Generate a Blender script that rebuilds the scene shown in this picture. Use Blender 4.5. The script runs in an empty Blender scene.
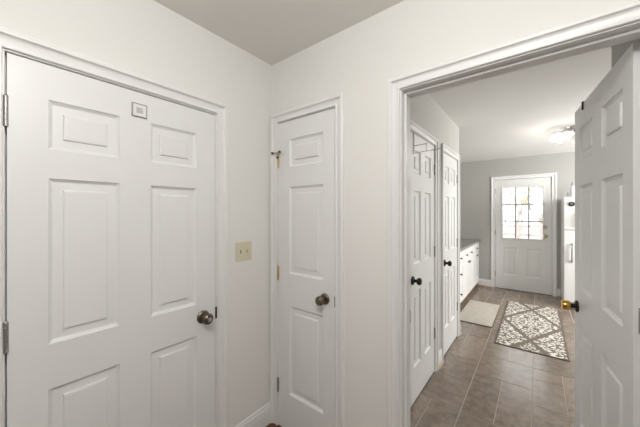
import bpy, bmesh, math, random
from mathutils import Vector, Matrix
random.seed(7)
PI = math.pi
S = bpy.context.scene
COL = S.collection

# ---------------------------------------------------------------- camera, world, lights, exposure
H = 1.44
cam_d = bpy.data.cameras.new('camera'); cam = bpy.data.objects.new('camera', cam_d); COL.objects.link(cam)
cam_d.sensor_width = 36; cam_d.lens = 274.4/640*36; cam_d.shift_y = -1.5/640
cam_d.clip_start = 0.02
cam.location = (1.42, 0, H); cam.rotation_euler = (PI/2, 0, math.radians(38.3))
S.camera = cam

W = bpy.data.worlds.new('world'); S.world = W; W.use_nodes = True
bg = W.node_tree.nodes['Background']
bg.inputs[0].default_value = (0.93, 0.97, 1.0, 1); bg.inputs[1].default_value = 2.3

def area(name, loc, rot, sx, sy, power, color):
    d = bpy.data.lights.new(name, 'AREA'); d.shape = 'RECTANGLE'; d.size = sx; d.size_y = sy
    d.energy = power; d.color = color
    o = bpy.data.objects.new(name, d); COL.objects.link(o); o.location = loc; o.rotation_euler = rot
    return o
# unseen fill lights added to brighten the entry and the kitchen's far wall
area('entry_fill_light', (3.22, -0.9, 1.75), (PI/2, 0, PI/2), 1.6, 1.1, 4, (0.97, 0.99, 1.0))
area('kitchen_fill_light', (3.9, 4.5, 1.6), (PI/2, 0, PI/2-0.55), 1.8, 1.3, 92, (1.0, 0.99, 0.97))
# entry ceiling lamp
_d = bpy.data.lights.new('entry_ceiling_lamp', 'POINT'); _d.energy = 25; _d.color = (1.0, 0.985, 0.96); _d.shadow_soft_size = 0.14
_o = bpy.data.objects.new('entry_ceiling_lamp', _d); COL.objects.link(_o); _o.location = (1.35, -0.05, 2.26)

S.view_settings.view_transform = 'Standard'; S.view_settings.look = 'None'
S.view_settings.exposure = 0.62; S.view_settings.gamma = 1; S.view_settings.use_curve_mapping = False

# ---------------------------------------------------------------- materials
def mat(name, col, rough=0.5, metal=0.0, bump=0.0, bscale=200, var=0.0, vscale=3, spec=None, trans=0, emit=None, coat=0):
    m = bpy.data.materials.new(name); m.use_nodes = True
    nt = m.node_tree; b = nt.nodes['Principled BSDF']
    b.inputs['Base Color'].default_value = (*col, 1); b.inputs['Roughness'].default_value = rough
    b.inputs['Metallic'].default_value = metal
    if spec is not None: b.inputs['Specular IOR Level'].default_value = spec
    if trans: b.inputs['Transmission Weight'].default_value = trans
    if coat: b.inputs['Coat Weight'].default_value = coat
    if emit: b.inputs['Emission Color'].default_value = (*emit[0], 1); b.inputs['Emission Strength'].default_value = emit[1]
    tc = nt.nodes.new('ShaderNodeTexCoord')
    if bump:
        n = nt.nodes.new('ShaderNodeTexNoise'); n.inputs['Scale'].default_value = bscale; n.inputs['Detail'].default_value = 3
        nt.links.new(tc.outputs['Object'], n.inputs['Vector'])
        bp = nt.nodes.new('ShaderNodeBump'); bp.inputs['Strength'].default_value = bump; bp.inputs['Distance'].default_value = 0.002
        nt.links.new(n.outputs['Fac'], bp.inputs['Height']); nt.links.new(bp.outputs['Normal'], b.inputs['Normal'])
    if var:
        n = nt.nodes.new('ShaderNodeTexNoise'); n.inputs['Scale'].default_value = vscale; n.inputs['Detail'].default_value = 6
        nt.links.new(tc.outputs['Object'], n.inputs['Vector'])
        r = nt.nodes.new('ShaderNodeValToRGB')
        r.color_ramp.elements[0].position = 0.3; r.color_ramp.elements[1].position = 0.7
        r.color_ramp.elements[0].color = (*[c*(1-var) for c in col], 1)
        r.color_ramp.elements[1].color = (*[min(1, c*(1+var)) for c in col], 1)
        nt.links.new(n.outputs['Fac'], r.inputs['Fac']); nt.links.new(r.outputs['Color'], b.inputs['Base Color'])
    return m

def door_mat(name, col):
    # painted moulded door skin: faint embossed vertical wood grain
    m = mat(name, col, 0.38)
    nt = m.node_tree; b = nt.nodes['Principled BSDF']
    tc = nt.nodes.new('ShaderNodeTexCoord'); mp = nt.nodes.new('ShaderNodeMapping')
    mp.inputs['Scale'].default_value = (90, 90, 2.5)
    n = nt.nodes.new('ShaderNodeTexNoise'); n.inputs['Scale'].default_value = 1.5; n.inputs['Detail'].default_value = 3
    bp = nt.nodes.new('ShaderNodeBump'); bp.inputs['Strength'].default_value = 0.12; bp.inputs['Distance'].default_value = 0.001
    nt.links.new(tc.outputs['Object'], mp.inputs['Vector']); nt.links.new(mp.outputs['Vector'], n.inputs['Vector'])
    nt.links.new(n.outputs['Fac'], bp.inputs['Height']); nt.links.new(bp.outputs['Normal'], b.inputs['Normal'])
    return m

M = {}
M['wall'] = mat('white_wall_paint', (0.80, 0.79, 0.765), 0.75, bump=0.08, bscale=350)
M['ceil'] = mat('ceiling_paint', (0.84, 0.83, 0.785), 0.9, bump=0.15, bscale=120)
M['grey'] = mat('grey_wall_paint', (0.43, 0.425, 0.405), 0.75, bump=0.08, bscale=350)
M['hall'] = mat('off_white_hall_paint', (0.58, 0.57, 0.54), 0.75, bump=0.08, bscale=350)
M['kceil'] = mat('kitchen_ceiling_paint', (0.86, 0.855, 0.84), 0.85, bump=0.1, bscale=120)
M['trim'] = mat('white_trim_paint', (0.81, 0.81, 0.80), 0.35)
M['door'] = door_mat('white_door_paint', (0.80, 0.805, 0.80))
M['bronze'] = mat('antique_pewter', (0.20, 0.165, 0.125), 0.3, 0.95, var=0.25, vscale=60)
M['black'] = mat('dark_bronze', (0.03, 0.027, 0.025), 0.28, 0.8)
M['brass'] = mat('polished_brass', (0.66, 0.40, 0.10), 0.2, 1.0)
M['oldbrass'] = mat('old_brass', (0.62, 0.50, 0.28), 0.35, 0.9)
M['nickel'] = mat('satin_nickel', (0.55, 0.53, 0.50), 0.32, 0.95)
M['steel'] = mat('hinge_steel', (0.42, 0.41, 0.39), 0.4, 0.85)
M['chrome'] = mat('chrome', (0.75, 0.74, 0.72), 0.12, 1.0)
M['almond'] = mat('almond_plastic', (0.66, 0.61, 0.46), 0.4)
M['dark'] = mat('dark_gap', (0.03, 0.03, 0.03), 0.9)
M['rubber'] = mat('dark_rubber', (0.06, 0.05, 0.04), 0.7)
M['whiteplastic'] = mat('white_plastic', (0.80, 0.80, 0.79), 0.4)
M['greyplastic'] = mat('grey_plastic', (0.33, 0.33, 0.33), 0.45)
M['fridge'] = mat('white_enamel', (0.74, 0.74, 0.73), 0.25, bump=0.03, bscale=400)
M['cabinet'] = mat('white_cabinet_paint', (0.84, 0.84, 0.83), 0.35)
M['counter'] = mat('grey_laminate', (0.24, 0.235, 0.225), 0.35, var=0.25, vscale=60)
M['shoe'] = mat('brown_shoe_moulding', (0.46, 0.33, 0.22), 0.5, var=0.15, vscale=20)
M['grout'] = mat('pale_grout', (0.44, 0.39, 0.33), 0.9, bump=0.2, bscale=300)
M['mat'] = mat('beige_mat_weave', (0.48, 0.445, 0.39), 0.95, bump=0.6, bscale=260, var=0.10, vscale=14)
M['matedge'] = mat('mat_rubber_edge', (0.10, 0.085, 0.07), 0.8)
M['binding'] = mat('taupe_binding', (0.13, 0.105, 0.085), 0.9, bump=0.5, bscale=400)
M['bark'] = mat('grey_bark', (0.42, 0.37, 0.33), 0.9, var=0.3, vscale=10)
M['leaf'] = mat('pale_leaf', (0.62, 0.60, 0.46), 0.8)
M['redwood'] = mat('reddish_timber', (0.50, 0.36, 0.32), 0.8, var=0.2, vscale=6)
M['ground'] = mat('pale_ground', (0.62, 0.58, 0.54), 0.95, var=0.12, vscale=2)

def glass_mat():
    m = bpy.data.materials.new('clear_pane'); m.use_nodes = True
    nt = m.node_tree; nt.nodes.clear()
    o = nt.nodes.new('ShaderNodeOutputMaterial'); mx = nt.nodes.new('ShaderNodeMixShader')
    t = nt.nodes.new('ShaderNodeBsdfTransparent'); g = nt.nodes.new('ShaderNodeBsdfGlossy')
    g.inputs['Roughness'].default_value = 0.02; t.inputs[0].default_value = (0.97, 0.98, 0.98, 1)
    fr = nt.nodes.new('ShaderNodeFresnel'); fr.inputs[0].default_value = 1.45
    nt.links.new(fr.outputs[0], mx.inputs[0]); nt.links.new(t.outputs[0], mx.inputs[1]); nt.links.new(g.outputs[0], mx.inputs[2])
    nt.links.new(mx.outputs[0], o.inputs[0]); return m
M['glass'] = glass_mat()
M['shade_on'] = mat('frosted_shade_lit', (0.9, 0.88, 0.84), 0.5, emit=((1, 0.96, 0.90), 1.3))
M['shade_off'] = mat('frosted_shade', (0.78, 0.77, 0.74), 0.35)

def tile_mat():
    m = mat('taupe_stone_tile', (0.2, 0.165, 0.135), 0.2, spec=0.65)
    nt = m.node_tree; b = nt.nodes['Principled BSDF']; L = nt.links
    tc = nt.nodes.new('ShaderNodeTexCoord'); at = nt.nodes.new('ShaderNodeAttribute'); at.attribute_name = 'tile_tint'
    add = nt.nodes.new('ShaderNodeVectorMath'); add.operation = 'ADD'
    sc = nt.nodes.new('ShaderNodeVectorMath'); sc.operation = 'SCALE'; sc.inputs['Scale'].default_value = 13.0
    L.new(at.outputs['Vector'], sc.inputs[0]); L.new(tc.outputs['Object'], add.inputs[0]); L.new(sc.outputs[0], add.inputs[1])
    n = nt.nodes.new('ShaderNodeTexNoise'); n.inputs['Scale'].default_value = 15; n.inputs['Detail'].default_value = 10; n.inputs['Roughness'].default_value = 0.68
    n.inputs['Distortion'].default_value = 0.15
    L.new(add.outputs[0], n.inputs['Vector'])
    r = nt.nodes.new('ShaderNodeValToRGB'); e = r.color_ramp.elements
    e[0].position = 0.28; e[0].color = (0.13, 0.094, 0.069, 1); e[1].position = 0.72; e[1].color = (0.32, 0.255, 0.20, 1)
    L.new(n.outputs['Fac'], r.inputs['Fac'])
    hs = nt.nodes.new('ShaderNodeHueSaturation')
    mr = nt.nodes.new('ShaderNodeMapRange'); mr.inputs['To Min'].default_value = 0.86; mr.inputs['To Max'].default_value = 1.14
    L.new(at.outputs['Fac'], mr.inputs['Value']); L.new(mr.outputs[0], hs.inputs['Value'])
    L.new(r.outputs['Color'], hs.inputs['Color']); L.new(hs.outputs['Color'], b.inputs['Base Color'])
    bp = nt.nodes.new('ShaderNodeBump'); bp.inputs['Strength'].default_value = 0.25; bp.inputs['Distance'].default_value = 0.003
    L.new(n.outputs['Fac'], bp.inputs['Height']); L.new(bp.outputs['Normal'], b.inputs['Normal'])
    return m
M['tile'] = tile_mat()

def wood_mat():
    m = mat('red_brown_plank', (0.22, 0.07, 0.03), 0.35)
    nt = m.node_tree; b = nt.nodes['Principled BSDF']; L = nt.links
    tc = nt.nodes.new('ShaderNodeTexCoord'); mp = nt.nodes.new('ShaderNodeMapping'); mp.inputs['Scale'].default_value = (14, 2, 1)
    n = nt.nodes.new('ShaderNodeTexNoise'); n.inputs['Scale'].default_value = 4; n.inputs['Detail'].default_value = 6
    r = nt.nodes.new('ShaderNodeValToRGB'); r.color_ramp.elements[0].color = (0.07, 0.026, 0.013, 1); r.color_ramp.elements[1].color = (0.22, 0.085, 0.040, 1)
    L.new(tc.outputs['Object'], mp.inputs['Vector']); L.new(mp.outputs['Vector'], n.inputs['Vector']); L.new(n.outputs['Fac'], r.inputs['Fac']); L.new(r.outputs['Color'], b.inputs['Base Color'])
    return m
M['wood'] = wood_mat()

def rug_mat():
    # taupe ground, diamond trellis left plain, cream damask scrolls mirrored inside every diamond
    m = mat('damask_rug_pile', (0.2, 0.17, 0.14), 0.95)
    nt = m.node_tree; b = nt.nodes['Principled BSDF']; L = nt.links
    def N(op, a, c=None, clamp=False):
        x = nt.nodes.new('ShaderNodeMath'); x.operation = op; x.use_clamp = clamp
        for i, v in enumerate((a, c)):
            if v is None: continue
            if isinstance(v, (int, float)): x.inputs[i].default_value = v
            else: L.new(v, x.inputs[i])
        return x.outputs[0]
    tc = nt.nodes.new('ShaderNodeTexCoord'); sp = nt.nodes.new('ShaderNodeSeparateXYZ'); L.new(tc.outputs['Object'], sp.inputs[0])
    x, y = sp.outputs[0], sp.outputs[1]
    u = N('DIVIDE', x, 0.60); v = N('DIVIDE', y, 1.215)
    a = N('ADD', N('ADD', u, v), 0.5); c = N('ADD', N('SUBTRACT', u, v), 0.5)
    da = N('ABSOLUTE', N('SUBTRACT', N('FRACT', a), 0.5)); dc = N('ABSOLUTE', N('SUBTRACT', N('FRACT', c), 0.5))
    inside = N('LESS_THAN', N('MAXIMUM', da, dc), 0.455)
    # mirrored local coordinates: symmetric in a<->c and about both diagonals
    p = N('ADD', da, dc); q = N('ABSOLUTE', N('SUBTRACT', da, dc))
    cv = nt.nodes.new('ShaderNodeCombineXYZ'); L.new(p, cv.inputs[0]); L.new(q, cv.inputs[1])
    mx = N('ABSOLUTE', N('SUBTRACT', N('FRACT', N('ADD', u, 0.5)), 0.5))
    my = N('ABSOLUTE', N('SUBTRACT', N('FRACT', N('ADD', v, 0.5)), 0.5))
    cv2 = nt.nodes.new('ShaderNodeCombineXYZ'); L.new(N('MULTIPLY', mx, 0.62), cv2.inputs[0]); L.new(N('MULTIPLY', my, 1.215), cv2.inputs[1])
    vo = nt.nodes.new('ShaderNodeTexVoronoi'); vo.inputs['Scale'].default_value = 18; vo.inputs['Randomness'].default_value = 0.75
    L.new(cv2.outputs[0], vo.inputs['Vector'])
    ns = nt.nodes.new('ShaderNodeTexNoise'); ns.inputs['Scale'].default_value = 30; ns.inputs['Detail'].default_value = 1
    L.new(cv2.outputs[0], ns.inputs['Vector'])
    ring = N('SINE', N('ADD', N('MULTIPLY', vo.outputs['Distance'], 13.0), N('MULTIPLY', ns.outputs['Fac'], 7.0)))
    mot = N('GREATER_THAN', ring, -0.15)
    # central rosettes with petals
    fac = N('MULTIPLY', mot, inside)
    f2 = nt.nodes.new('ShaderNodeTexNoise'); f2.inputs['Scale'].default_value = 500; L.new(tc.outputs['Object'], f2.inputs['Vector'])
    mixc = nt.nodes.new('ShaderNodeMix'); mixc.data_type = 'RGBA'
    mixc.inputs[6].default_value = (0.17, 0.142, 0.118, 1); mixc.inputs[7].default_value = (0.74, 0.71, 0.64, 1)
    L.new(fac, mixc.inputs[0]); L.new(mixc.outputs[2], b.inputs['Base Color'])
    bp = nt.nodes.new('ShaderNodeBump'); bp.inputs['Strength'].default_value = 0.5; bp.inputs['Distance'].default_value = 0.002
    L.new(f2.outputs['Fac'], bp.inputs['Height']); L.new(bp.outputs['Normal'], b.inputs['Normal'])
    return m
M['rug'] = rug_mat()

# ---------------------------------------------------------------- helpers
def obj(name, bm, m, parent=None, smooth=None, loc=None, rotz=None):
    bmesh.ops.recalc_face_normals(bm, faces=bm.faces)
    me = bpy.data.meshes.new(name); bm.to_mesh(me); bm.free()
    me.materials.append(M[m] if isinstance(m, str) else m)
    o = bpy.data.objects.new(name, me); COL.objects.link(o)
    if smooth:
        me.polygons.foreach_set('use_smooth', [True]*len(me.polygons)); me.set_sharp_from_angle(angle=math.radians(smooth))
    if parent: o.parent = parent
    if loc: o.location = loc
    if rotz is not None: o.rotation_euler = (0, 0, rotz)
    return o
def empty(name, loc, rotz=0):
    o = bpy.data.objects.new(name, None); COL.objects.link(o); o.location = loc; o.rotation_euler = (0, 0, rotz); o.empty_display_size = 0.05
    return o
def tag(o, label=None, cat=None, group=None, kind=None):
    if label: o['label'] = label
    if cat: o['category'] = cat
    if group: o['group'] = group
    if kind: o['kind'] = kind
    return o
def box(bm, a, b, bev=0.0, seg=1):
    a2 = [min(p, q) for p, q in zip(a, b)]; b2 = [max(p, q) for p, q in zip(a, b)]
    vs = [bm.verts.new((x, y, z)) for x in (a2[0], b2[0]) for y in (a2[1], b2[1]) for z in (a2[2], b2[2])]
    fs = [bm.faces.new([vs[i] for i in f]) for f in ((0,1,3,2),(4,6,7,5),(0,4,5,1),(2,3,7,6),(0,2,6,4),(1,5,7,3))]
    if bev:
        es = list({e for f in fs for e in f.edges})
        bmesh.ops.bevel(bm, geom=es, offset=bev, segments=seg, profile=0.7, affect='EDGES')
    return bm
def boxes(lst, bev=0.0):
    bm = bmesh.new()
    for a, b in lst: box(bm, a, b, bev)
    return bm
def lathe(bm, prof, origin, axis, seg=24):
    """prof: list of (radius, distance along axis)."""
    axis = Vector(axis).normalized(); t = Vector((0, 0, 1)) if abs(axis.z) < 0.9 else Vector((1, 0, 0))
    e1 = axis.cross(t).normalized(); e2 = axis.cross(e1); o = Vector(origin)
    rings = []
    for r, d in prof:
        if r < 1e-6: rings.append([bm.verts.new(o + axis*d)])
        else: rings.append([bm.verts.new(o + axis*d + (e1*math.cos(2*PI*k/seg) + e2*math.sin(2*PI*k/seg))*r) for k in range(seg)])
    for A, B in zip(rings, rings[1:]):
        if len(A) == 1 and len(B) == 1: continue
        for k in range(seg):
            j = (k+1) % seg
            if len(A) == 1: bm.faces.new((A[0], B[k], B[j]))
            elif len(B) == 1: bm.faces.new((A[k], A[j], B[0]))
            else: bm.faces.new((A[k], A[j], B[j], B[k]))
    return bm
def cyl(bm, p, q, r, seg=12, r2=None):
    p, q = Vector(p), Vector(q); d = (q-p).length
    r2 = r if r2 is None else r2
    return lathe(bm, [(0, 0), (r, 0), (r2, d), (0, d)], p, q-p, seg)
def tube(bm, pts, r, seg=8):
    pts = [Vector(p) for p in pts]; n = len(pts); rings = []
    for i, p in enumerate(pts):
        d = (pts[min(i+1, n-1)] - pts[max(i-1, 0)]).normalized()
        t = Vector((0, 0, 1)) if abs(d.z) < 0.9 else Vector((0, 1, 0))
        e1 = d.cross(t).normalized(); e2 = d.cross(e1)
        rr = r[i] if isinstance(r, (list, tuple)) else r
        rings.append([bm.verts.new(p + (e1*math.cos(2*PI*k/seg) + e2*math.sin(2*PI*k/seg))*rr) for k in range(seg)])
    for A, B in zip(rings, rings[1:]):
        for k in range(seg): bm.faces.new((A[k], A[(k+1) % seg], B[(k+1) % seg], B[k]))
    bm.faces.new(rings[0]); bm.faces.new(list(reversed(rings[-1])))
    return bm

# six-panel moulded door leaf. local: u along x, front skin at y=0 facing -y, z up.
RING = [(0, 0), (0.0025, 0.005), (0.012, 0.0125), (0.041, 0.0115), (0.044, 0.005), (0.050, 0.0035)]
def panel_door(w, z0, z1, panels, t=0.035, ring=RING, holes=()):
    bm = bmesh.new()
    us = sorted({0, w} | {p[0] for p in panels+list(holes)} | {p[1] for p in panels+list(holes)})
    zs = sorted({z0, z1} | {p[2] for p in panels+list(holes)} | {p[3] for p in panels+list(holes)})
    cache = {}
    def V(u, y, z):
        k = (round(u, 5), round(y, 5), round(z, 5))
        if k not in cache: cache[k] = bm.verts.new((u, y, z))
        return cache[k]
    for side in (0, 1):
        Y = (lambda d: d) if side == 0 else (lambda d: t - d)
        for i in range(len(us)-1):
            for j in range(len(zs)-1):
                cu, cz = (us[i]+us[i+1])/2, (zs[j]+zs[j+1])/2
                if any(p[0] < cu < p[1] and p[2] < cz < p[3] for p in panels+list(holes)): continue
                bm.faces.new((V(us[i], Y(0), zs[j]), V(us[i+1], Y(0), zs[j]), V(us[i+1], Y(0), zs[j+1]), V(us[i], Y(0), zs[j+1])))
        for (a, b, c, d) in panels:
            # outer loop has to use the same grid points as its neighbours
            prev = None
            ulist = [x for x in us if a <= x <= b]; zlist = [x for x in zs if c <= x <= d]
            for k, (ins, dep) in enumerate(ring):
                if k == 0:
                    continue
                q = [V(a+ins, Y(dep), c+ins), V(b-ins, Y(dep), c+ins), V(b-ins, Y(dep), d-ins), V(a+ins, Y(dep), d-ins)]
                if prev is None:
                    sides = [[V(x, Y(0), c) for x in ulist], [V(b, Y(0), x) for x in zlist], [V(x, Y(0), d) for x in reversed(ulist)], [V(a, Y(0), x) for x in reversed(zlist)]]
                    for s in range(4): bm.faces.new(sides[s] + [q[(s+1) % 4], q[s]])
                else:
                    for s in range(4): bm.faces.new((prev[s], prev[(s+1) % 4], q[(s+1) % 4], q[s]))
                prev = q
            bm.faces.new(prev)
    # outer edges and hole linings
    def wall(p, q):
        bm.faces.new((V(p[0], 0, p[1]), V(q[0], 0, q[1]), V(q[0], t, q[1]), V(p[0], t, p[1])))
    for i in range(len(us)-1):
        wall((us[i], z0), (us[i+1], z0)); wall((us[i], z1), (us[i+1], z1))
    for j in range(len(zs)-1):
        wall((0, zs[j]), (0, zs[j+1])); wall((w, zs[j]), (w, zs[j+1]))
    for (a, b, c, d) in holes:
        ul = [x for x in us if a <= x <= b]; zl = [x for x in zs if c <= x <= d]
        for p, q in zip(ul, ul[1:]): wall((p, c), (q, c)); wall((p, d), (q, d))
        for p, q in zip(zl, zl[1:]): wall((a, p), (a, q)); wall((b, p), (b, q))
    return bm

# casing: U-shaped moulding round an opening. local frame as for doors (u, -y out of wall, z)
CAS = [(0, 0), (0, 0.009), (0.002, 0.0115), (0.008, 0.0115), (0.010, 0.0095), (0.0115, 0.0065), (0.016, 0.0068), (0.028, 0.0085), (0.036, 0.0125), (0.039, 0.0165), (0.0395, 0.0195), (0.043, 0.0215), (0.052, 0.0215), (0.056, 0.019), (0.057, 0.015), (0.057, 0)]
def casing(u0, u1, z0, z1, prof=CAS, sc=1.0):
    bm = bmesh.new(); loops = []
    for o, d in prof:
        o *= sc
        loops.append([bm.verts.new(p) for p in ((u0-o, -d, z0), (u0-o, -d, z1+o), (u1+o, -d, z1+o), (u1+o, -d, z0))])
    n = len(loops)
    for i in range(n):
        A, B = loops[i], loops[(i+1) % n]
        for k in range(3): bm.faces.new((A[k], A[k+1], B[k+1], B[k]))
    bm.faces.new([l[0] for l in loops]); bm.faces.new([l[3] for l in reversed(loops)])
    return bm
def jamb(u0, u1, z0, z1, depth, stop=None, t=0.018):
    """lining boards of an opening, from y=0 (wall face) to y=depth, with an optional stop strip (y0, y1)."""
    L = [((u0-t, 0, z0), (u0, depth, z1)), ((u1, 0, z0), (u1+t, depth, z1)), ((u0-t, 0, z1), (u1+t, depth, z1+t))]
    if stop:
        s = 0.011
        L += [((u0, stop[0], z0), (u0+s, stop[1], z1)), ((u1-s, stop[0], z0), (u1, stop[1], z1)), ((u0+s, stop[0], z1-s), (u1-s, stop[1], z1))]
    return boxes(L, 0.0015)
def hinge(parent, u, z, side, m='steel', h=0.089, knuckle=True, out=0.006):
    """butt hinge with knuckle on the front of a door leaf at its edge u; side=+1 leaf goes to +u."""
    bm = bmesh.new()
    if knuckle:
        for k in range(5):
            za = z - h/2 + k*h/5
            cyl(bm, (u-side*0.003, -out, za+0.0006), (u-side*0.003, -out, za+h/5-0.0006), 0.0062, 10)
        lathe(bm, [(0, 0), (0.0065, 0), (0.0065, 0.004), (0.003, 0.008), (0, 0.008)], (u-side*0.003, -out, z+h/2), (0, 0, 1), 10)
    box(bm, (u, -0.0012, z-h/2), (u+side*0.004, 0.006, z+h/2))
    return obj('hinge', bm, m, parent, smooth=40)
KNOB = [(0, 0.002), (0.016, 0.002), (0.0125, 0.012), (0.0115, 0.026), (0.0135, 0.032), (0.022, 0.037), (0.0268, 0.044), (0.0275, 0.052), (0.0245, 0.060), (0.019, 0.064), (0.0175, 0.063), (0.0165, 0.0655), (0.008, 0.0668), (0, 0.067)]
ROSE = [(0, 0), (0.0325, 0), (0.0330, 0.004), (0.031, 0.008), (0.024, 0.012), (0.016, 0.013), (0, 0.013)]
def knob(parent, u, z, m, rose=None, side=-1, y=0.0, prof=KNOB, keyed=False, sc=1.0):
    P = lambda pr: [(r*sc, d*sc) for r, d in pr]
    k = obj('door_knob', lathe(bmesh.new(), P(prof), (u, y, z), (0, side, 0), 28), m, parent, smooth=35)
    obj('rosette', lathe(bmesh.new(), P(ROSE), (u, y, z), (0, side, 0), 28), rose or m, k, smooth=35)
    if keyed:
        bm = lathe(bmesh.new(), P([(0, 0.066), (0.011, 0.066), (0.011, 0.069), (0.009, 0.070), (0, 0.070)]), (u, y, z), (0, side, 0), 20)
        obj('key_cylinder', bm, 'nickel', k, smooth=35)
    return k
def place(o, loc, rotz):
    o.location = loc; o.rotation_euler = (0, 0, rotz); return o
def struct(o): o['kind'] = 'structure'; return o
R90 = PI/2

# ---------------------------------------------------------------- shell: entry
CE = 2.44; B0, B1 = 1.265, 1.385          # ceiling height, near and far face of the wall with the opening
FZ = 0.02                                  # entry floor top
EX, EY = 3.3, -2.6                         # entry extents
A_ = (0.068, 0.850, 1.990)                 # clear opening of the wide door (y0, y1, top)
N_ = (0.068, 0.530, 2.030)                 # narrow door on the facing wall (x0, x1, top)
O_ = (0.915, 1.715, 2.020)                 # open doorway
T = 0.018
struct(obj('floor', boxes([((-0.12, EY, -0.1), (EX, B0+0.05, FZ))]), 'wood'))
struct(obj('ceiling', boxes([((-0.12, EY, CE), (EX, B0+0.06, CE+0.1))]), 'ceil'))
struct(obj('wall_left', boxes([
    ((-0.12, EY, -0.1), (0, A_[0]-T, CE)), ((-0.12, A_[1]+T, -0.1), (0, B1, CE)), ((-0.12, A_[0]-T, A_[2]+T), (0, A_[1]+T, CE)),
    ((-0.14, A_[0]-T, -0.1), (-0.11, A_[1]+T, A_[2]+T))]), 'wall'))
def wallB(y0, y1, x0, x1):
    return boxes([((x0, y0, -0.1), (N_[0]-T, y1, CE)), ((N_[1]+T, y0, -0.1), (O_[0]-T, y1, CE)), ((O_[1]+T, y0, -0.1), (x1, y1, CE)),
        ((N_[0]-T, y0, N_[2]+T), (N_[1]+T, y1, CE)), ((O_[0]-T, y0, O_[2]+T), (O_[1]+T, y1, CE))])
struct(obj('wall_front', wallB(B0, B0+0.06, 0, EX), 'wall'))
struct(obj('wall_front_inner', wallB(B0+0.06, B1, 0, 4.25), 'grey'))
struct(obj('wall_right', boxes([((EX, EY, -0.1), (EX+0.1, B0, CE))]), 'wall'))
struct(obj('wall_back', boxes([((-0.12, EY-0.1, -0.1), (EX+0.1, EY, CE))]), 'wall'))

# jambs and casings
o = struct(obj('trim_1', jamb(A_[0], A_[1], FZ, A_[2], 0.11, (0.04, 0.075)), 'trim')); place(o, (0, 0, 0), R90)
o = struct(obj('trim_2', casing(A_[0]-0.006, A_[1]+0.006, FZ, A_[2]+0.006, sc=1.12), 'trim', smooth=30)); place(o, (0, 0, 0), R90)
struct(obj('trim_3', jamb(N_[0], N_[1], FZ, N_[2], 0.119, (0.04, 0.075)), 'trim', loc=(0, B0, 0)))
struct(obj('trim_4', casing(N_[0]-0.005, N_[1]+0.005, FZ, N_[2]+0.003), 'trim', smooth=30, loc=(0, B0, 0)))
struct(obj('trim_5', jamb(O_[0], O_[1], 0.0, O_[2], 0.12, (0.036, 0.083)), 'trim', loc=(0, B0, 0)))
struct(obj('trim_6', casing(O_[0]-0.006, O_[1]+0.006, FZ, O_[2]+0.005), 'trim', smooth=30, loc=(0, B0, 0)))
o = struct(obj('trim_7', casing(-O_[1]-0.006, -O_[0]+0.006, 0, O_[2]+0.005), 'trim', smooth=30)); place(o, (0, B1, 0), PI)
# back of the narrow closet so the gap reads dark
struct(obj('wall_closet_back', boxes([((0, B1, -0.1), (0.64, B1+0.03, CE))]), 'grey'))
# threshold strip in the doorway
struct(obj('trim_8', boxes([((O_[0], B0+0.03, 0), (O_[1], B0+0.075, 0.026))], 0.004), 'shoe'))

BASE = [(0, 0), (0.014, 0), (0.014, 0.085), (0.0115, 0.090), (0.0135, 0.098), (0.0125, 0.112), (0.007, 0.120), (0.0075, 0.128), (0.004, 0.135), (0, 0.135)]
def baseboard(name, p, q, nrm, z0, sc=1.0, prof=BASE):
    bm = bmesh.new(); rings = []
    for c in (p, q):
        rings.append([bm.verts.new((c[0]+nrm[0]*d, c[1]+nrm[1]*d, z0+z*sc)) for d, z in prof])
    n = len(prof)
    for k in range(n): bm.faces.new((rings[0][k], rings[0][(k+1) % n], rings[1][(k+1) % n], rings[1][k]))
    bm.faces.new(rings[0]); bm.faces.new(list(reversed(rings[1])))
    return struct(obj(name, bm, 'trim'))
baseboard('baseboard_left', (0, 0.925), (0, B0), (1, 0), FZ)
baseboard('baseboard_front', (0.596, B0), (0.849, B0), (0, -1), FZ)
baseboard('baseboard_left_rear', (0, EY), (0, -0.01), (1, 0), FZ)

# ---------------------------------------------------------------- shell: kitchen passage
CXW = 0.699                                 # face of the closet wall
KY = 6.17; KX = 4.2
C1 = (1.950, 2.570, 2.035); C2 = (2.845, 3.465, 2.035)
struct(obj('wall_closets', boxes([
    ((CXW-0.1, B1, -0.1), (CXW, C1[0]-T, CE)), ((CXW-0.1, C1[1]+T, -0.1), (CXW, C2[0]-T, CE)), ((CXW-0.1, C2[1]+T, -0.1), (CXW, 3.565, CE)),
    ((CXW-0.1, C1[0]-T, C1[2]+T), (CXW, C1[1]+T, CE)), ((CXW-0.1, C2[0]-T, C2[2]+T), (CXW, C2[1]+T, CE)),
    ((CXW-0.16, C1[0]-T-0.02, -0.1), (CXW-0.09, C2[1]+T+0.02, CE)), ((-0.2, 3.465, -0.1), (CXW-0.1, 3.565, CE))]), 'hall'))
struct(obj('wall_passage_right', boxes([((1.775, B1, -0.1), (1.885, 2.395, CE))]), 'grey'))
DX = (0.800, 1.622, 2.045)                 # back door opening
struct(obj('wall_far', boxes([((-0.2, KY, -0.4), (DX[0]-T, KY+0.12, CE)), ((DX[1]+T, KY, -0.4), (KX+0.1, KY+0.12, CE)), ((DX[0]-T, KY, DX[2]+T), (DX[1]+T, KY+0.12, CE)), ((DX[0]-T, KY, -0.4), (DX[1]+T, KY+0.12, -0.012))]), 'grey'))
struct(obj('wall_far_left', boxes([((-0.2, 3.565, -0.1), (-0.1, KY, CE))]), 'grey'))
struct(obj('wall_far_right', boxes([((KX, B1, -0.1), (KX+0.1, KY, CE))]), 'grey'))
struct(obj('ceiling_kitchen', boxes([((-0.2, B0+0.06, CE), (KX+0.1, KY+0.12, CE+0.1))]), 'kceil'))

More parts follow.
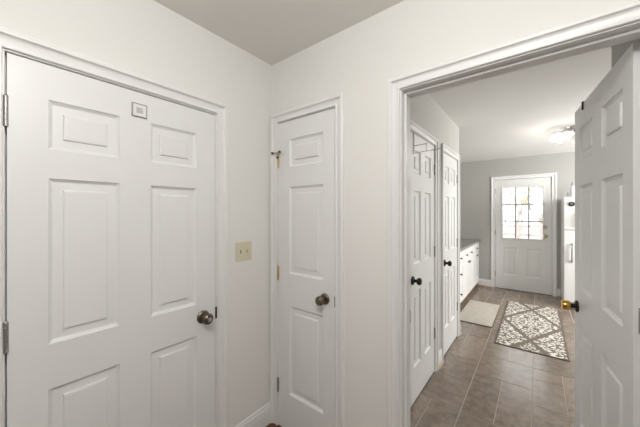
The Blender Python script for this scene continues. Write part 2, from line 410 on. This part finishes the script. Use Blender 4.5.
# tiled floor: modular stone tiles on a 0.2035 m grid over a grout bed, one mesh
def tiled_floor():
    g = 0.2035; x0 = 0.985 - 6*g; y0 = 2.190 - 5*g; nx = 22; ny = 26
    occ = {}; tiles = []
    def put(i, j, w, h):
        if any((a, b) in occ for a in range(i, i+w) for b in range(j, j+h)): return False
        if i < 0 or j < 0 or i+w > nx or j+h > ny: return False
        if i < 6 < i+w: return False
        for a in range(i, i+w):
            for b in range(j, j+h): occ[(a, b)] = 1
        tiles.append((i, j, w, h)); return True
    # pieces read off the photograph near the doorway (column 6 starts at x=0.985, row 5 at y=2.19)
    for t in ((5, 3, 1, 2), (4, 3, 1, 2), (4, 5, 2, 2), (6, 5, 1, 3), (7, 5, 1, 3), (6, 8, 2, 2), (8, 7, 1, 2), (9, 7, 1, 3), (8, 9, 1, 1), (6, 10, 1, 2), (7, 10, 1, 2), (8, 10, 2, 2), (4, 7, 2, 2), (4, 9, 1, 2), (5, 9, 1, 3), (8, 5, 2, 2), (6, 3, 2, 2)):
        put(*t)
    rnd = random.Random(11)
    for j in range(ny):
        for i in range(nx):
            if (i, j) in occ: continue
            opts = [(2, 2), (2, 3), (1, 2), (3, 2), (2, 2), (1, 3)]; rnd.shuffle(opts)
            for w, h in opts + [(2, 1), (1, 2), (1, 1)]:
                if put(i, j, w, h): break
    bm = bmesh.new(); lay = bm.faces.layers.float.new('tile_tint'); gap = 0.0022
    lim = (-0.1, KX, B0+0.052, KY+0.01)
    for (i, j, w, h) in tiles:
        a, b = max(x0+i*g+gap, lim[0]), min(x0+(i+w)*g-gap, lim[1]); c, d = max(y0+j*g+gap, lim[2]), min(y0+(j+h)*g-gap, lim[3])
        if b-a < 0.01 or d-c < 0.01: continue
        tint = rnd.random(); s = 0.0015
        lo = [bm.verts.new(p) for p in ((a, c, -0.004), (b, c, -0.004), (b, d, -0.004), (a, d, -0.004))]
        hi = [bm.verts.new(p) for p in ((a+s, c+s, 0), (b-s, c+s, 0), (b-s, d-s, 0), (a+s, d-s, 0))]
        fs = [bm.faces.new(hi)] + [bm.faces.new((lo[k], lo[(k+1) % 4], hi[(k+1) % 4], hi[k])) for k in range(4)]
        for f in fs: f[lay] = tint
    return bm
fk = struct(obj('floor_kitchen', tiled_floor(), 'tile'))
struct(obj('floor_grout', boxes([((-0.1, B0+0.05, -0.1), (KX, KY, -0.0016))]), 'grout'))

# closet wall trims
for n, c in ((9, C1), (10, C2)):
    o = struct(obj('trim_%d' % n, casing(c[0]-0.005, c[1]+0.005, 0, c[2]+0.004), 'trim', smooth=30)); place(o, (CXW, 0, 0), R90)
    o = struct(obj('trim_%d' % (n+2), jamb(c[0], c[1], 0, c[2], 0.09, (0.04, 0.06)), 'trim')); place(o, (CXW, 0, 0), R90)
baseboard('baseboard_closets', (CXW, C1[1]+0.063), (CXW, C2[0]-0.063), (1, 0), 0)
baseboard('baseboard_closets_near', (CXW, B1), (CXW, C1[0]-0.063), (1, 0), 0)
baseboard('baseboard_closets_far', (CXW, C2[1]+0.063), (CXW, 3.565+0.014), (1, 0), 0)
SHOE = [(0, 0), (0.014, 0), (0.013, 0.008), (0.008, 0.014), (0, 0.017)]
def shoe(name, p, q, nrm, off=0.014):
    o = baseboard(name, (p[0]+nrm[0]*off, p[1]+nrm[1]*off), (q[0]+nrm[0]*off, q[1]+nrm[1]*off), nrm, 0, 1.0, SHOE)
    o.data.materials[0] = M['shoe']
shoe('trim_13', (CXW, C1[1]+0.063), (CXW, C2[0]-0.063), (1, 0))
shoe('trim_14', (CXW, C2[1]+0.063), (CXW, 3.579), (1, 0))
shoe('trim_15', (CXW, B1), (CXW, C1[0]-0.063), (1, 0))
baseboard('baseboard_far', (0.515, KY), (DX[0]-0.068, KY), (0, -1), 0)
baseboard('baseboard_far_right', (DX[1]+0.068, KY), (1.735, KY), (0, -1), 0)
shoe('trim_16', (0.515, KY), (DX[0]-0.068, KY), (0, -1))
shoe('trim_17', (DX[1]+0.068, KY), (1.735, KY), (0, -1))
struct(obj('trim_18', casing(DX[0]-0.004, DX[1]+0.004, 0, DX[2]+0.004, sc=1.1), 'trim', smooth=30, loc=(0, KY, 0)))
struct(obj('trim_19', jamb(DX[0], DX[1], 0, DX[2], 0.12, (0.055, 0.08)), 'trim', loc=(0, KY, 0)))
struct(obj('trim_20', boxes([((DX[0], KY+0.002, -0.012), (DX[1], KY+0.12, 0.008))], 0.003), 'matedge'))

# ---------------------------------------------------------------- doors
# wide six-panel door in the left wall (hinged on the near side)
pz = [(0.775-0.525, 0.780), (0.947, 1.565), (1.674, 1.857)]
w = A_[1]-A_[0]-0.008; u0 = A_[0]+0.005
pan = [(a-u0, b-u0, c, d) for a, b in ((0.175, 0.397), (0.519, 0.740)) for c, d in pz]
dA = obj('door_1', panel_door(w, FZ+0.006, 1.985, pan), 'door'); place(dA, (-0.002, u0, 0), R90)
tag(dA, 'wide white six-panel door filling the left wall beside the light switch', 'door', kind='structure')
for z in (1.782, 1.010, 0.26): hinge(dA, 0.0, z, 1, 'steel', h=0.1)
knob(dA, 0.772-u0+0.003, 0.872, 'bronze', keyed=True, sc=1.05)
obj('latch_plate', boxes([((w+0.0005, -0.004, 0.84), (w+0.010, 0.012, 0.905))]), 'black', dA)
# plaque stuck on it
pl = empty('door_plaque', (0.0, 0.471, 1.9015), R90)
tag(pl, 'small square white plaque with thin dark edge high on the wide left door', 'plaque')
obj('frame', boxes([((-0.030, -0.006, -0.030), (0.030, 0.002, -0.0265)), ((-0.030, -0.006, 0.0265), (0.030, 0.002, 0.030)), ((-0.030, -0.006, -0.0265), (-0.0265, 0.002, 0.0265)), ((0.0265, -0.006, -0.0265), (0.030, 0.002, 0.0265))]), 'greyplastic', pl)
obj('panel', boxes([((-0.0265, -0.004, -0.0265), (0.0265, 0.002, 0.0265))]), 'whiteplastic', pl)
obj('printed_patch', boxes([((-0.013, -0.0045, -0.013), (0.013, -0.0035, 0.012))]), mat('printed_grey', (0.55, 0.54, 0.52), 0.5, var=0.3, vscale=150), pl)

# narrow three-panel door on the facing wall
w = N_[1]-N_[0]-0.008; u0 = N_[0]+0.005
pan = [(0.170-u0, 0.446-u0, c, d) for c, d in ((0.265, 0.836), (1.043, 1.602), (1.730, 1.908))]
dN = obj('door_2', panel_door(w, FZ+0.006, 2.025, pan), 'door'); place(dN, (u0, B0-0.002, 0), 0)
tag(dN, 'narrow white three-panel closet door on the facing wall, brass hinge stop at its top left', 'door', kind='structure')
hs = hinge(dN, 0.0, 1.775, 1, 'oldbrass')
for z in (1.035, 0.292): hinge(dN, 0.0, z, 1, 'oldbrass' if z > 0.5 else 'steel')
# hinge-pin door stop: crossbar with two rubber tips and a drop arm
ds = obj('hinge_pin_stop', tube(tube(bmesh.new(), [(-0.034, -0.026, 1.832), (-0.003, -0.012, 1.834), (0.030, -0.026, 1.832)], 0.0042), [(-0.003, -0.012, 1.834), (0.006, -0.02, 1.815), (0.012, -0.024, 1.80)], 0.0042), 'oldbrass', dN, smooth=40)
for p, d in (((-0.034, -0.026, 1.832), (-0.4, 0.9, 0)), ((0.030, -0.026, 1.832), (0.4, 0.9, 0)), ((0.012, -0.024, 1.80), (0.2, 0.5, -1))):
    obj('rubber_tip', lathe(bmesh.new(), [(0, -0.005), (0.0075, -0.004), (0.008, 0.006), (0.005, 0.010), (0, 0.011)], p, d, 12), 'rubber', ds, smooth=40)
knob(dN, 0.459-u0, 0.938, 'bronze', sc=1.0)
obj('latch_plate', boxes([((w+0.0005, -0.003, 0.905), (w+0.006, 0.012, 0.965))]), 'black', dN)

# door standing open into the passage
L = math.hypot(0.084, 0.775); tx, ty = -0.084/L, 0.775/L
wO = 0.785
lat = (1.680+tx*wO, 1.409+ty*wO)
def D(d): return wO-d
pz = [(0.262, 0.818), (1.012, 1.585), (1.725, 1.903)]
pan = [(a, b, c, d) for a, b in ((D(0.685), D(0.452)), (D(0.322), D(0.088))) for c, d in pz]
dO = obj('door_3', panel_door(wO, 0.012, 2.022, pan), 'door'); place(dO, (lat[0], lat[1], 0), math.atan2(-ty, -tx))
tag(dO, 'white six-panel door standing open at the right of the doorway, amber knob', 'door', kind='structure')
KN2 = [(0, 0.002), (0.013, 0.002), (0.0115, 0.012), (0.011, 0.024), (0.016, 0.029), (0.0255, 0.034), (0.027, 0.042), (0.0265, 0.062), (0.024, 0.068), (0.018, 0.071), (0, 0.072)]
k = knob(dO, D(0.722), 0.905, 'brass', 'black', prof=KN2)
obj('knob_shank', lathe(bmesh.new(), [(0.0135, 0.010), (0.0125, 0.028), (0.0165, 0.0292), (0.012, 0.030)], (D(0.722), 0, 0.905), (0, -1, 0), 24), 'black', k, smooth=40)
knob(dO, D(0.722), 0.905, 'brass', 'black', side=1, y=0.035, prof=KN2)
obj('latch_plate', boxes([((-0.0015, 0.006, 0.875), (0.002, 0.029, 0.935))]), 'nickel', dO)
# leaves of its hinges let into the hinge edge (facing the doorway)
for z in (1.800, 1.068, 0.25):
    bm = boxes([((wO-0.001, 0.013, z-0.0445), (wO+0.0018, 0.036, z+0.0445))], 0.001)
    cyl(bm, (wO+0.004, 0.040, z-0.0445), (wO+0.004, 0.040, z+0.0445), 0.0062, 12)
    obj('hinge', bm, 'steel' if z < 1.5 else 'trim', dO, smooth=40)
obj('top_catch', boxes([((D(0.618), -0.006, 1.985), (D(0.604), 0.003, 2.028)), ((D(0.618), -0.006, 2.0215), (D(0.604), 0.030, 2.027))], 0.001), 'black', dO)

# two closet doors of the passage
pz = [(0.265, 0.836), (1.043, 1.602), (1.730, 1.908)]
def closet_door(name, c, label):
    w = c[1]-c[0]-0.008; u0 = c[0]+0.004
    pan = [(a, b, zc, zd) for a, b in ((0.098, 0.256), (w-0.256, w-0.098)) for zc, zd in pz]
    d = obj(name, panel_door(w, 0.012, 2.030, pan), 'door'); place(d, (CXW-0.002, u0, 0), R90)
    tag(d, label, 'door', kind='structure')
    for z in (1.815, 1.085, 0.352): hinge(d, w, z, -1, 'steel')
    knob(d, 0.068, 0.932, 'black')
    return d
closet_door('door_4', C1, 'white closet door nearest the doorway, wire hanger bracket over its top')
closet_door('door_5', C2, 'second white closet door along the passage, next to the base cabinets')

# back door with a nine-pane light
w = DX[1]-DX[0]-0.008; u0 = DX[0]+0.004
LT = (0.905-u0, 1.517-u0, 0.945, 1.905)
pan = [(0.928-u0, 1.148-u0, 0.27, 0.785), (1.280-u0, 1.492-u0, 0.27, 0.785)]
dB = obj('door_6', panel_door(w, 0.010, 2.040, pan, t=0.044, holes=[LT]), 'door'); place(dB, (u0, KY+0.008, 0), 0)
tag(dB, 'white back door at the end of the kitchen with a nine-pane window', 'door', kind='structure')
a, b, c, d = LT
fr = bmesh.new(); f = 0.022
for y0, y1 in ((-0.010, 0.054),):
    for p, q in (((a-f+0.012, y0, c-0.010), (a+0.016, y1, d+0.010)), ((b-0.016, y0, c-0.010), (b+f-0.012, y1, d+0.010)), ((a+0.016, y0, c-0.010), (b-0.016, y1, c+0.016)), ((a+0.016, y0, d-0.016), (b-0.016, y1, d+0.010))):
        box(fr, p, q, 0.004)
lf = obj('light_frame', fr, 'trim', dB)
mb = bmesh.new(); ca, cb, cc, cd = a+0.016, b-0.016, c+0.016, d-0.016
for k in (1, 2):
    x = ca+(cb-ca)*k/3; box(mb, (x-0.012, 0.006, cc), (x+0.012, 0.038, cd), 0.003)
    z = cc+(cd-cc)*k/3; box(mb, (ca, 0.007, z-0.012), (cb, 0.037, z+0.012), 0.003)
obj('muntins', mb, mat('muntin_paint', (0.50, 0.49, 0.475), 0.45), lf)
obj('pane', boxes([((ca, 0.020, cc), (cb, 0.024, cd))]), 'glass', lf)
for z in (1.83, 1.05, 0.27): hinge(dB, 0.0, z, 1, 'steel')
obj('deadbolt', lathe(bmesh.new(), [(0, 0), (0.031, 0), (0.031, 0.008), (0.026, 0.014), (0.012, 0.016), (0.012, 0.020), (0, 0.020)], (1.535-u0, 0, 1.178), (0, -1, 0), 24), 'nickel', dB, smooth=35)
knob(dB, 1.540-u0, 1.020, 'oldbrass', 'nickel')

# strike plate on the doorway's left jamb
sp_ = obj('strike_plate', boxes([((O_[0]-0.0005, B1-0.034, 0.875), (O_[0]+0.0015, B1+0.001, 0.940))], 0.0005), 'steel')
tag(sp_, 'small grey metal strike plate on the left jamb of the open doorway', 'strike plate')

# ---------------------------------------------------------------- light switch
sw = empty('light_switch', (0, 1.036, 1.198), R90)
tag(sw, 'almond double toggle switch plate on the wall between the two doors', 'light switch')
obj('cover_plate', box(bmesh.new(), (-0.0575, -0.006, -0.058), (0.0575, 0.0, 0.058), 0.003, 2), 'almond', sw)
for x in (-0.023, 0.023):
    tg = obj('toggle', box(bmesh.new(), (x-0.0045, -0.016, -0.004), (x+0.0045, -0.004, 0.011), 0.0015), mat('toggle_almond', (0.60, 0.54, 0.38), 0.4), sw)
    obj('slot', boxes([((x-0.0055, -0.0066, -0.012), (x+0.0055, -0.0055, 0.012))]), 'shoe', tg)
for x in (-0.023, 0.023):
    for z in (-0.030, 0.030): obj('screw', lathe(bmesh.new(), [(0, 0), (0.0032, 0), (0.002, 0.0012), (0, 0.0014)], (x, -0.006, z), (0, -1, 0), 10), 'almond', sw)

# ---------------------------------------------------------------- wire bracket over the first closet door
hk = empty('over_door_hanger', (CXW, 2.045, 2.030), 0)
tag(hk, 'thin metal wire hanger bracket hooked over the top of the first closet door', 'hanger')
obj('strap', boxes([((-0.036, -0.011, 0.0003), (0.005, 0.011, 0.0022)), ((0.0005, -0.011, -0.16), (0.0030, 0.011, 0.0022))]), 'steel', hk)
obj('wire_arm', tube(bmesh.new(), [(0.003, 0, -0.150), (0.10, 0, -0.146), (0.185, 0, -0.143), (0.197, 0, -0.138), (0.203, 0, -0.125), (0.204, 0, -0.105)], 0.0026), 'nickel', hk, smooth=60)
obj('wire_brace', tube(tube(bmesh.new(), [(0.003, 0, -0.096), (0.05, 0, -0.094), (0.092, 0, -0.092)], 0.0030), [(0.092, 0, -0.088), (0.092, 0, -0.146)], 0.0026), 'nickel', hk, smooth=60)

# ---------------------------------------------------------------- base cabinets and worktop on the left of the kitchen
def cab_front(parent, name, y0, y1, z0, z1, knobs, x=0.0):
    """a front panel lying in local x=0..0.019 facing +x with a recessed field."""
    bm = bmesh.new(); r = 0.045 if z1-z0 > 0.25 else 0.028
    box(bm, (x, y0, z0), (x+0.013, y1, z1), 0.002)
    for p, q in (((x+0.012, y0, z0), (x+0.019, y0+r, z1)), ((x+0.012, y1-r, z0), (x+0.019, y1, z1)), ((x+0.012, y0+r, z0), (x+0.019, y1-r, z0+r)), ((x+0.012, y0+r, z1-r), (x+0.019, y1-r, z1))):
        box(bm, p, q, 0.0018)
    fobj = obj(name, bm, 'cabinet', parent)
    for ky, kz in knobs:
        obj('knob', lathe(bmesh.new(), [(0, 0), (0.007, 0), (0.006, 0.012), (0.014, 0.017), (0.0165, 0.023), (0.012, 0.029), (0, 0.031)], (x+0.019, ky, kz), (1, 0, 0), 16), 'black', fobj, smooth=40)
def cabinet(name, y0, y1, fronts, label):
    c = empty(name, (0.515, y0, 0)); w = y1-y0
    tag(c, label, 'cabinet', 'white base cabinets under the worktop')
    obj('carcass', boxes([((-0.58, 0.001, 0.085), (-0.001, w-0.001, 0.862))]), 'cabinet', c)
    obj('toe_kick', boxes([((-0.58, 0.001, 0.0), (-0.055, w-0.001, 0.086))]), 'shoe', c)
    for kind, a, b, z0, z1, kn in fronts:
        cab_front(c, kind, a-y0+0.003, b-y0-0.003, z0+0.003, z1-0.003, [(ky-y0, kz) for ky, kz in kn])
    return c
zt = (0.665, 0.855)
cabinet('base_cabinet', 4.23, 4.69, [('drawer', 4.23, 4.69, *zt, [(4.46, 0.755)]), ('drawer', 4.23, 4.69, 0.38, 0.665, [(4.46, 0.52)]), ('drawer', 4.23, 4.69, 0.085, 0.38, [(4.46, 0.225)])],
        'white base cabinet of three stacked drawers nearest the closet wall')
cabinet('base_cabinet', 4.69, 5.47, [('drawer', 4.69, 5.08, *zt, [(4.885, 0.755)]), ('drawer', 5.08, 5.47, *zt, [(5.275, 0.755)]), ('cabinet_door', 4.69, 5.08, 0.085, 0.665, [(5.04, 0.625)]), ('cabinet_door', 5.08, 5.47, 0.085, 0.665, [(5.12, 0.625)])],
        'white two-door base cabinet with a pair of drawers, middle of the run')
cabinet('base_cabinet', 5.47, KY-0.003, [('drawer', 5.47, 6.16, *zt, [(5.82, 0.765)]), ('cabinet_door', 5.47, 6.16, 0.085, 0.665, [(5.86, 0.63)])],
        'white one-door base cabinet at the end of the run against the grey far wall')
wt = obj('countertop', box(bmesh.new(), (-0.10, 4.20, 0.862), (0.556, KY-0.002, 0.902), 0.006, 2), 'counter')
tag(wt, 'grey speckled laminate countertop along the white cabinets', 'countertop')

# ---------------------------------------------------------------- refrigerator
fg = empty('refrigerator', (1.738, 5.45, 0))
tag(fg, 'white top-freezer refrigerator at the right of the back door, partly behind the open door', 'refrigerator')
obj('body', box(bmesh.new(), (0.0, 0.06, 0.02), (0.74, 0.70, 1.655), 0.008, 2), 'fridge', fg)
obj('grille', boxes([((0.01, 0.035, 0.015), (0.73, 0.062, 0.105))], 0.003), 'greyplastic', fg)
fd = obj('freezer_door', box(bmesh.new(), (0.0, 0.0, 1.178), (0.74, 0.056, 1.664), 0.010, 3), 'fridge', fg, smooth=30)
rd = obj('fridge_door', box(bmesh.new(), (0.0, 0.0, 0.112), (0.74, 0.056, 1.168), 0.010, 3), 'fridge', fg, smooth=30)
def fridge_handle(parent, z0, z1, x=0.088):
    obj('handle', tube(bmesh.new(), [(x, 0.004, z0), (x, -0.032, z0+0.02), (x, -0.040, z0+0.05), (x, -0.040, z1-0.05), (x, -0.032, z1-0.02), (x, 0.004, z1)], 0.011, 10), 'greyplastic', parent, smooth=60)
fridge_handle(rd, 0.705, 0.975); fridge_handle(fd, 1.22, 1.42, 0.15)
for x in (0.06, 0.68):
    for y in (0.10, 0.62): obj('foot', cyl(bmesh.new(), (x, y, 0), (x, y, 0.025), 0.02), 'rubber', fg, smooth=40)
mg = empty('magnetic_clip', (1.822, 5.45, 1.557))
tag(mg, 'round dark magnetic clip with pale centre on the freezer door', 'clip')
obj('ring', lathe(bmesh.new(), [(0.018, 0.0), (0.034, 0.0), (0.034, 0.012), (0.020, 0.016), (0.018, 0.0)], (0, 0, 0), (0, -1, 0), 24), 'black', mg, smooth=40)
obj('centre', lathe(bmesh.new(), [(0, 0.0), (0.018, 0.0), (0.018, 0.010), (0, 0.013)], (0, 0, 0), (0, -1, 0), 24), 'nickel', mg, smooth=40)
ob = obj('canister', box(bmesh.new(), (1.788, 5.62, 1.655), (1.838, 5.69, 1.742), 0.006, 2), 'greyplastic'); tag(ob, 'small squat grey canister on top of the refrigerator', 'canister')
bt = obj('spray_bottle', lathe(bmesh.new(), [(0, 0), (0.030, 0), (0.033, 0.006), (0.033, 0.13), (0.026, 0.160), (0.013, 0.185), (0.013, 0.20), (0, 0.20)], (1.862, 5.80, 1.655), (0, 0, 1), 20), 'whiteplastic', smooth=40)
tag(bt, 'tall pale bottle standing on the refrigerator beside the grey canister', 'bottle')
obj('cap', lathe(bmesh.new(), [(0, 0.198), (0.017, 0.198), (0.017, 0.225), (0.011, 0.250), (0.008, 0.26), (0, 0.26)], (1.862, 5.80, 1.655), (0, 0, 1), 16), 'greyplastic', bt, smooth=40)

# ---------------------------------------------------------------- rug and mat
rg = obj('area_rug', box(bmesh.new(), (-0.296, -0.895, 0), (0.296, 0.895, 0.008), 0.002), 'rug', loc=(1.362, 4.462, 0.0))
tag(rg, 'taupe runner rug with cream damask diamonds on the tile in front of the back door', 'rug')
obj('binding', boxes([((-0.310, -0.910, 0), (-0.295, 0.910, 0.0085)), ((0.295, -0.910, 0), (0.310, 0.910, 0.0085)), ((-0.295, -0.910, 0), (0.295, -0.894, 0.0085)), ((-0.295, 0.894, 0), (0.295, 0.910, 0.0085))], 0.002), 'binding', rg)
mt = obj('floor_mat', box(bmesh.new(), (-0.205, -0.505, 0.003), (0.205, 0.505, 0.013), 0.003, 2), 'mat', loc=(0.775, 4.505, 0.0))
tag(mt, 'plain beige cushioned mat on the floor along the white cabinets', 'mat')
obj('edge', box(bmesh.new(), (-0.215, -0.515, 0), (0.215, 0.515, 0.007), 0.003), 'matedge', mt)
mt['label'] = 'plain beige floor mat on the tile along the white cabinets'

# ---------------------------------------------------------------- kitchen ceiling light
lt = empty('ceiling_light', (1.765, 4.38, CE))
tag(lt, 'chrome ceiling light with frosted bell shades above the kitchen rug', 'ceiling light')
obj('canopy', lathe(bmesh.new(), [(0, 0), (0.085, 0), (0.088, -0.008), (0.070, -0.022), (0.030, -0.032), (0, -0.034)], (0, 0, 0), (0, 0, 1), 28), 'chrome', lt, smooth=35)
obj('hub', lathe(bmesh.new(), [(0, -0.03), (0.018, -0.03), (0.022, -0.045), (0.014, -0.062), (0, -0.066)], (0, 0, 0), (0, 0, 1), 20), 'chrome', lt, smooth=35)
for k, ang in enumerate((190, 75, 320)):
    a = math.radians(ang); c, s = math.cos(a), math.sin(a)
    arm = obj('arm', tube(bmesh.new(), [(0, 0, -0.045), (0.05*c, 0.05*s, -0.028), (0.095*c, 0.095*s, -0.030), (0.125*c, 0.125*s, -0.050)], 0.0075), 'chrome', lt, smooth=60)
    ax = Vector((0.42*c, 0.42*s, -0.91)).normalized(); og = Vector((0.118*c, 0.118*s, -0.042))
    obj('socket', lathe(bmesh.new(), [(0, 0), (0.018, 0), (0.022, 0.018), (0.024, 0.026), (0, 0.026)], og, ax, 18), 'chrome', arm, smooth=35)
    sh = obj('lamp_shade', lathe(bmesh.new(), [(0.023, 0.020), (0.036, 0.030), (0.050, 0.055), (0.056, 0.085), (0.066, 0.112), (0.063, 0.112), (0.053, 0.085), (0.047, 0.055), (0.033, 0.034), (0.0, 0.028)], og, ax, 24), 'shade_on' if k == 0 else 'shade_off', arm, smooth=50)
    ld = bpy.data.lights.new('bulb_light', 'POINT'); ld.energy = 2.6 if k == 0 else 1.6; ld.color = (1, 0.95, 0.87); ld.shadow_soft_size = 0.04
    lo = bpy.data.objects.new('bulb_light', ld); COL.objects.link(lo); lo.location = og+ax*0.135; lo.parent = arm

# ---------------------------------------------------------------- outside the back door
struct(obj('floor_yard', boxes([((-9, KY+0.14, -0.45), (10, 34, -0.35))]), 'ground'))
fn = empty('timber_fence', (-4, 15.0, -0.35)); tag(fn, 'reddish timber rail fence seen through the back door panes', 'fence')
for z in (0.35, 0.72, 1.10): obj('rail', boxes([((0, -0.02, z), (11, 0.02, z+0.12))]), 'redwood', fn)
for k in range(8): obj('post', boxes([((k*1.5+0.2, -0.06, 0), (k*1.5+0.32, 0.06, 1.35))], 0.01), 'redwood', fn)
def tree(x, y, h, seed, label):
    rnd = random.Random(seed); bt_ = bmesh.new(); lv = bmesh.new()
    def branch(p, d, ln, r, dep):
        q = p + d*ln; m_ = p + d*ln*0.5 + Vector((rnd.uniform(-1, 1), rnd.uniform(-1, 1), 0))*ln*0.05
        tube(bt_, [p, m_, q], [r, r*0.8, r*0.62], 6 if dep < 2 else 4)
        if dep >= 3:
            for _ in range(14):
                c = p + d*ln*rnd.uniform(0.2, 1.1) + Vector((rnd.gauss(0, 1), rnd.gauss(0, 1), rnd.gauss(0, 1)))*0.16; sz = rnd.uniform(0.02, 0.045)
                e1 = Vector((rnd.gauss(0, 1), rnd.gauss(0, 1), rnd.gauss(0, 1))).normalized(); e2 = e1.orthogonal().normalized()
                lv.faces.new([lv.verts.new(c+v) for v in (e1*sz*1.5, e2*sz, -e1*sz*1.5, -e2*sz)])
        if dep < 4:
            for _ in range(3 if dep < 3 else 2):
                nd = (d + Vector((rnd.uniform(-1, 1), rnd.uniform(-1, 1), rnd.uniform(-0.1, 0.6)))*0.75).normalized()
                branch(p + d*ln*rnd.uniform(0.6, 1.0), nd, ln*rnd.uniform(0.55, 0.8), r*0.55, dep+1)
    branch(Vector((0, 0, -0.02)), Vector((rnd.uniform(-.05, .05), 0, 1)).normalized(), h*0.36, 0.10, 0)
    t = obj('tree', bt_, 'bark'); t.location = (x, y, -0.35)
    obj('foliage', lv, 'leaf', t); tag(t, label, 'tree', 'trees beyond the back door')
for k, (x, y, h) in enumerate(((-0.9, 16.8, 4.6), (1.7, 18.5, 4.8), (0.5, 24.0, 6.5), (-4.5, 24.0, 6.5), (5.2, 25.0, 6.5), (0.3, 31.0, 7.5), (-5.0, 33.0, 7.5), (-1.6, 41.0, 9.0))):
    tree(x, y, h, 30+k, 'pale sparse tree outdoors beyond the fence, seen through the door panes')
